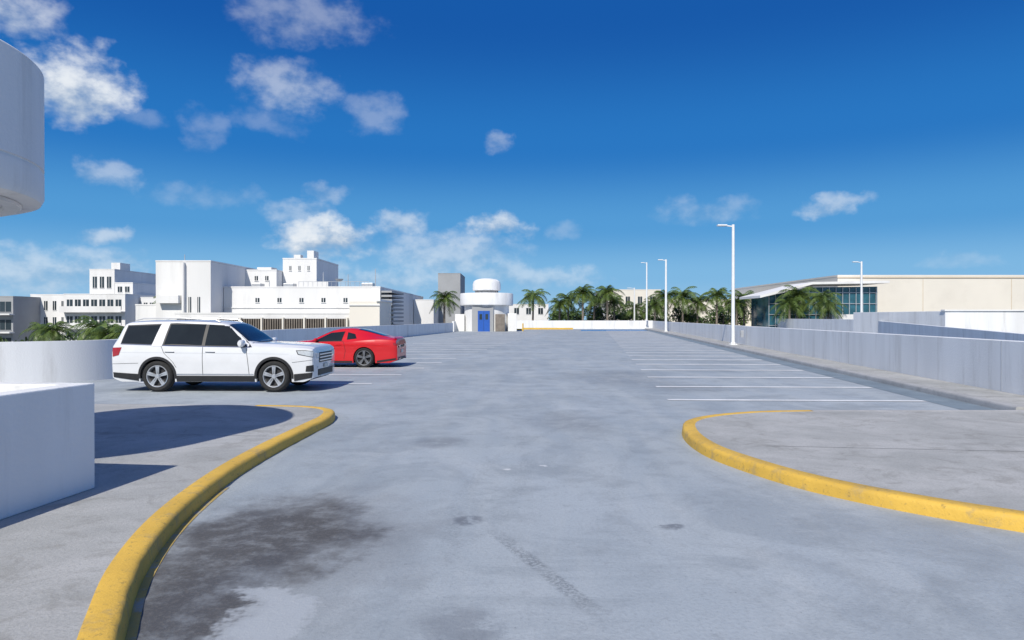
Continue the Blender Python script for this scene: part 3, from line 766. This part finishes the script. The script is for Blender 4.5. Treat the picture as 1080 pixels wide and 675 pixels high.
building('beige_office_building', [(19.5, 30.5, 140, 160, 7.4), (30.55, 58, 146, 165, 5.6)], mt=M_cream, wins=[(20, 30, 3.5, 6.8, 140, 4, 1, .35)])
e = building('cream_warehouse_building', [(51.5, 125, 108, 160, 8.2)], mt=M_cream, par=.3, wins=[(72, 82, 2.2, 3.2, 108, 4, 1, .6)])
g = MB(); g.box(51.4, 125.1, 107.9, 107.98, 8.0, 8.12)
for x in range(65, 124, 14): g.box(x-.03, x+.03, 107.96, 107.995, -12, 7.9)
g.obj('panel_joints', M_beige, e)
# glazed hall
e = empty('glass_hall_building')
g = MB(); g.poly([(37.5, 100, -12), (53.5, 100, -12), (53.5, 100, 6.3), (43.5, 100, 6.2), (37.5, 100, 4.9)]); g.poly([(37.5, 107, -12), (37.5, 100, -12), (37.5, 100, 4.9), (37.5, 107, 4.9)]); g.obj('glazing', M_bglass, e, recalc=False)
g = MB()
for i in range(17):
    x = 37.6+i*.98; top = 4.85+min(1, (x-37.5)/6)*1.3
    g.box(x-.04, x+.04, 99.85, 99.98, -12, top)
for z in (-1, .6, 2.2, 3.8, 5.4): g.box(37.5 if z < 4 else 40.2, 53.5, 99.83, 99.97, z-.04, z+.04)
g.obj('mullions', M_metal, e)
g = MB()
P = [(35.8, 4.6), (43.4, 6.55), (54.5, 6.75)]
for (a, b) in zip(P, P[1:]):
    q = [(a[0], 98.5, a[1]), (b[0], 98.5, b[1]), (b[0], 107.5, b[1]), (a[0], 107.5, a[1])]; t = [(x, y, z+.35) for x, y, z in q]
    g.quad(*q); g.quad(*t); g.quad(q[0], q[1], t[1], t[0]); g.quad(q[2], q[3], t[3], t[2]); g.quad(q[0], q[3], t[3], t[0]); g.quad(q[1], q[2], t[2], t[1])
g.obj('roof', M_bwhite, e)
g = MB(); g.box(45, 58, 96, 99.7, -12, 2.2); g.obj('plinth', M_bwhite, e)

# stair tower at end of the deck
e = empty('stair_tower', (-3.3, 89, 0))
g = MB(); g.lathe([(2.9, 0), (2.9, 3.3)], seg=48); g.obj('round_wall', M_white, e, smooth=True)
g = MB(); g.lathe([(0, 3.3), (3.35, 3.3), (3.45, 3.38), (3.45, 4.78), (3.4, 4.88), (3.2, 4.9), (3.15, 4.8), (0, 4.8)], seg=64); g.obj('disc_roof', M_white, e, smooth=True)
g = MB(); g.lathe([(1.35, 4.8), (1.35, 5.25)], seg=40)
for a in range(0, 360, 30): g.box(1.36, 1.5, -.06, .06, 4.8, 5.25, Matrix.Rotation(R(a), 4, 'Z'))
g.obj('clerestory', M_grey, e)
g = MB(); g.lathe([(0, 5.25), (1.75, 5.25), (1.82, 5.32), (1.82, 6.1), (1.7, 6.45), (1.35, 6.68), (.7, 6.82), (0, 6.85)], seg=48); g.obj('dome', M_white, e, smooth=True)
g = MB(); g.box(-1.75, .95, -3.02, -2.6, 0, 3.1); g.obj('door_surround', M_grey, e)
g = MB(); g.box(-1.0, .5, -3.08, -3.03, 0, 2.6); g.obj('door', M_blue, e)
g = MB(); g.box(-.27, -.24, -3.09, -3.081, .05, 2.55); g.box(-.8, -.45, -3.09, -3.081, 1.5, 2.2); g.box(-.05, .3, -3.09, -3.081, 1.5, 2.2); g.obj('door_panels', M_dglass, e)
g = MB(); g.box(2.75, 3.9, -1.9, 2, 0, 2.3); g.box(-4.0, -2.8, -1.5, 2, 0, 2.2); g.obj('side_wall', M_bwhite, e, bevel=.03)
g = MB(); g.box(1.2, 2.4, -3.2, -2.6, .0, 2.2); g.obj('machine_cabinet', M_slat, e, bevel=.03)
for x in (-1.0, .2, 1.4):
    g = MB(); g.lathe([(.09, 0), (.09, .95), (.06, 1.02), (0, 1.04)], seg=16); o = g.obj('bollard', M_yellow, None, smooth=True); o.location = (x, 87.5, 0)
g = MB(); g.box(1.5, 9, 100.6, 100.8, 0, .25); g.box(.2, 1.5, 95, 95.2, 0, .2); g.obj('yellow_kerb', M_yellow)

# ------------------------------------------------------------------ palms
def palm_mesh(seed, nfr=26, L=2.9):
    r = random.Random(seed); m = MB()
    for f in range(nfr):
        az_ = f*2.399+r.uniform(-.25, .25); el_ = R(80-112*(f/nfr)**.9+r.uniform(-10, 10)); ln = L*r.uniform(.8, 1.15)*(.8 if f < 5 else 1)
        h = Vector((math.cos(az_), math.sin(az_), 0)); p = Vector((0, 0, 0)); d = el_; N = 11; pts = []
        for i in range(N+1):
            pts.append(p.copy()); p = p+(h*math.cos(d)+Vector((0, 0, 1))*math.sin(d))*(ln/N); d -= R(8+r.uniform(0, 3))*(1.1 if el_ > 0 else .55)
        m.tube([tuple(q) for q in pts[::3]]+[tuple(pts[-1])], [.035, .028, .02, .014, .01, .006][:len(pts[::3])+1], 4, False)
        sd = Vector((-h.y, h.x, 0))
        for i in range(1, N):
            for sub in (0, .5):
                q = pts[i].lerp(pts[i+1], sub)
                t = (i+sub)/N; ll = .8*math.sin(math.pi*min(1, t*.85+.13))+.12
                fw = (pts[i+1]-pts[i]).normalized()
                for sg in (1, -1):
                    dr = (sd*sg*.85+fw*.55+Vector((0, 0, -.35-.45*r.random()))).normalized()
                    tip = q+dr*ll*r.uniform(.85, 1.1); wv = fw*.05
                    k = len(m.v); m.v += [tuple(q-wv), tuple(q+wv), tuple(tip)]; m.f.append((k, k+1, k+2))
    me_o = m.obj('fronds', M_palm, None, recalc=False)
    me = me_o.data; bpy.data.objects.remove(me_o); return me
PM = [palm_mesh(i+3, 22+2*i, 2.7+.15*i) for i in range(4)]
def palm(x, y, z, sc_=1, zb=-12):
    e = empty('palm_tree', (x, y, 0))
    lean = rnd.uniform(-.6, .6)
    m = MB(); m.tube([(lean, 0, zb), (lean*.4, 0, (zb+z)/2), (0, 0, z-1.2), (0, 0, z-.1)], [.26, .19, .15, .17], 9); m.obj('trunk', M_trunk, e, smooth=True)
    m = MB(); m.tube([(0, 0, z-.9), (0, 0, z-.5), (0, 0, z+.1)], [.12, .17, .07], 8); m.obj('crownshaft', M_palm, e, smooth=True)
    o = bpy.data.objects.new('fronds', PM[rnd.randrange(4)]); scene.collection.objects.link(o); o.parent = e
    o.location = (0, 0, z-.15); o.rotation_euler = (rnd.uniform(-.12, .12), rnd.uniform(-.12, .12), rnd.uniform(0, 6.28)); o.scale = (sc_,)*3
for (x, y, z, k) in [(-9.6, 97, 4.6, 1.1), (3.4, 109, 5.3, 1.25), (7.8, 112, 4.0, 1.1), (9.4, 114, 5.0, 1.2), (11.4, 110, 5.9, 1.3), (14.0, 116, 5.2, 1.3), (15.6, 112, 6.0, 1.3), (17.2, 115, 4.6, 1.1),
                     (23.0, 110, 3.9, 1.1), (25.4, 113, 5.2, 1.3), (28.0, 112, 5.4, 1.3), (31.0, 114, 4.4, 1.2), (33.6, 112, 5.6, 1.3), (36.2, 110, 4.2, 1.15), (38.0, 112, 5.0, 1.2),
                     (38.6, 95, 3.6, 1.1), (40.6, 97, 5.0, 1.25), (42.8, 94, 4.4, 1.2), (44.5, 96, 3.4, 1.05), (21.0, 116, 3.4, 1.0),
                     (-37.6, 74, 3.7, .6), (-36.9, 76, 4.1, .6), (-27.9, 50, .5, .85), (-32, 54, .6, .95), (-34.6, 57, .9, .9), (-43, 64, .7, .85), (-48, 70, .6, .9)]:
    palm(x, y, z, k)

def foliage(name, blobs, dens=60, size=.28, seed=1):
    r = random.Random(seed); m = MB(); tr = MB()
    for (x, y, z, rx, rz) in blobs:
        n = int(dens*rx*rz*3)
        subs = [(r.uniform(-.7, .7)*rx, r.uniform(-.7, .7)*rx, r.uniform(-.5, .8)*rz, r.uniform(.3, .5)) for _ in range(9)]
        for i in range(n):
            c = r.choice(subs)
            v = Vector((r.gauss(0, 1), r.gauss(0, 1), r.gauss(0, 1))).normalized()*(r.random()**.4)
            p = Vector((x+c[0]+v.x*rx*c[3], y+c[1]+v.y*rx*c[3], z+c[2]+v.z*rz*c[3]))
            a = Vector((r.gauss(0, 1), r.gauss(0, 1), r.gauss(0, 1))).normalized()*size*r.uniform(.6, 1.2)
            b = a.orthogonal().normalized()*size*.5
            m.quad(tuple(p-a), tuple(p+b), tuple(p+a), tuple(p-b))
        tr.tube([(x, y, -12), (x, y, z-rz*.3)], [.3, .12], 7)
        for c in subs[:4]: tr.tube([(x, y, z-rz*.8), (x+c[0], y+c[1], z+c[2])], [.1, .03], 5)
    e = empty(name); m.obj('leaves', M_leaf, e, recalc=False); tr.obj('trunks', M_trunk, e)
bl = []
for i in range(26):
    bl.append((6.5+i*1.45+rnd.uniform(-.6, .6), 119+rnd.uniform(-4, 4), rnd.uniform(.2, 2.4), rnd.uniform(1.6, 2.4), rnd.uniform(1.5, 2.4)))
foliage('tree_foliage', bl, 45, .25, 2)
bl = []
for i in range(14): bl.append((-50+i*1.9+rnd.uniform(-1, 1), 66+rnd.uniform(-7, 8), rnd.uniform(-2.6, -1.0), rnd.uniform(1.5, 2.2), rnd.uniform(1.2, 1.9)))
foliage('tree_foliage', bl, 50, .2, 3)
bl = []
for i in range(90): bl.append((-230+i*5.2+rnd.uniform(-2, 2), 215+rnd.uniform(-18, 18), rnd.uniform(-2.5, .6), rnd.uniform(3.5, 5.5), rnd.uniform(2.5, 3.4)))
foliage('distant_treeline', bl, 12, .65, 4)
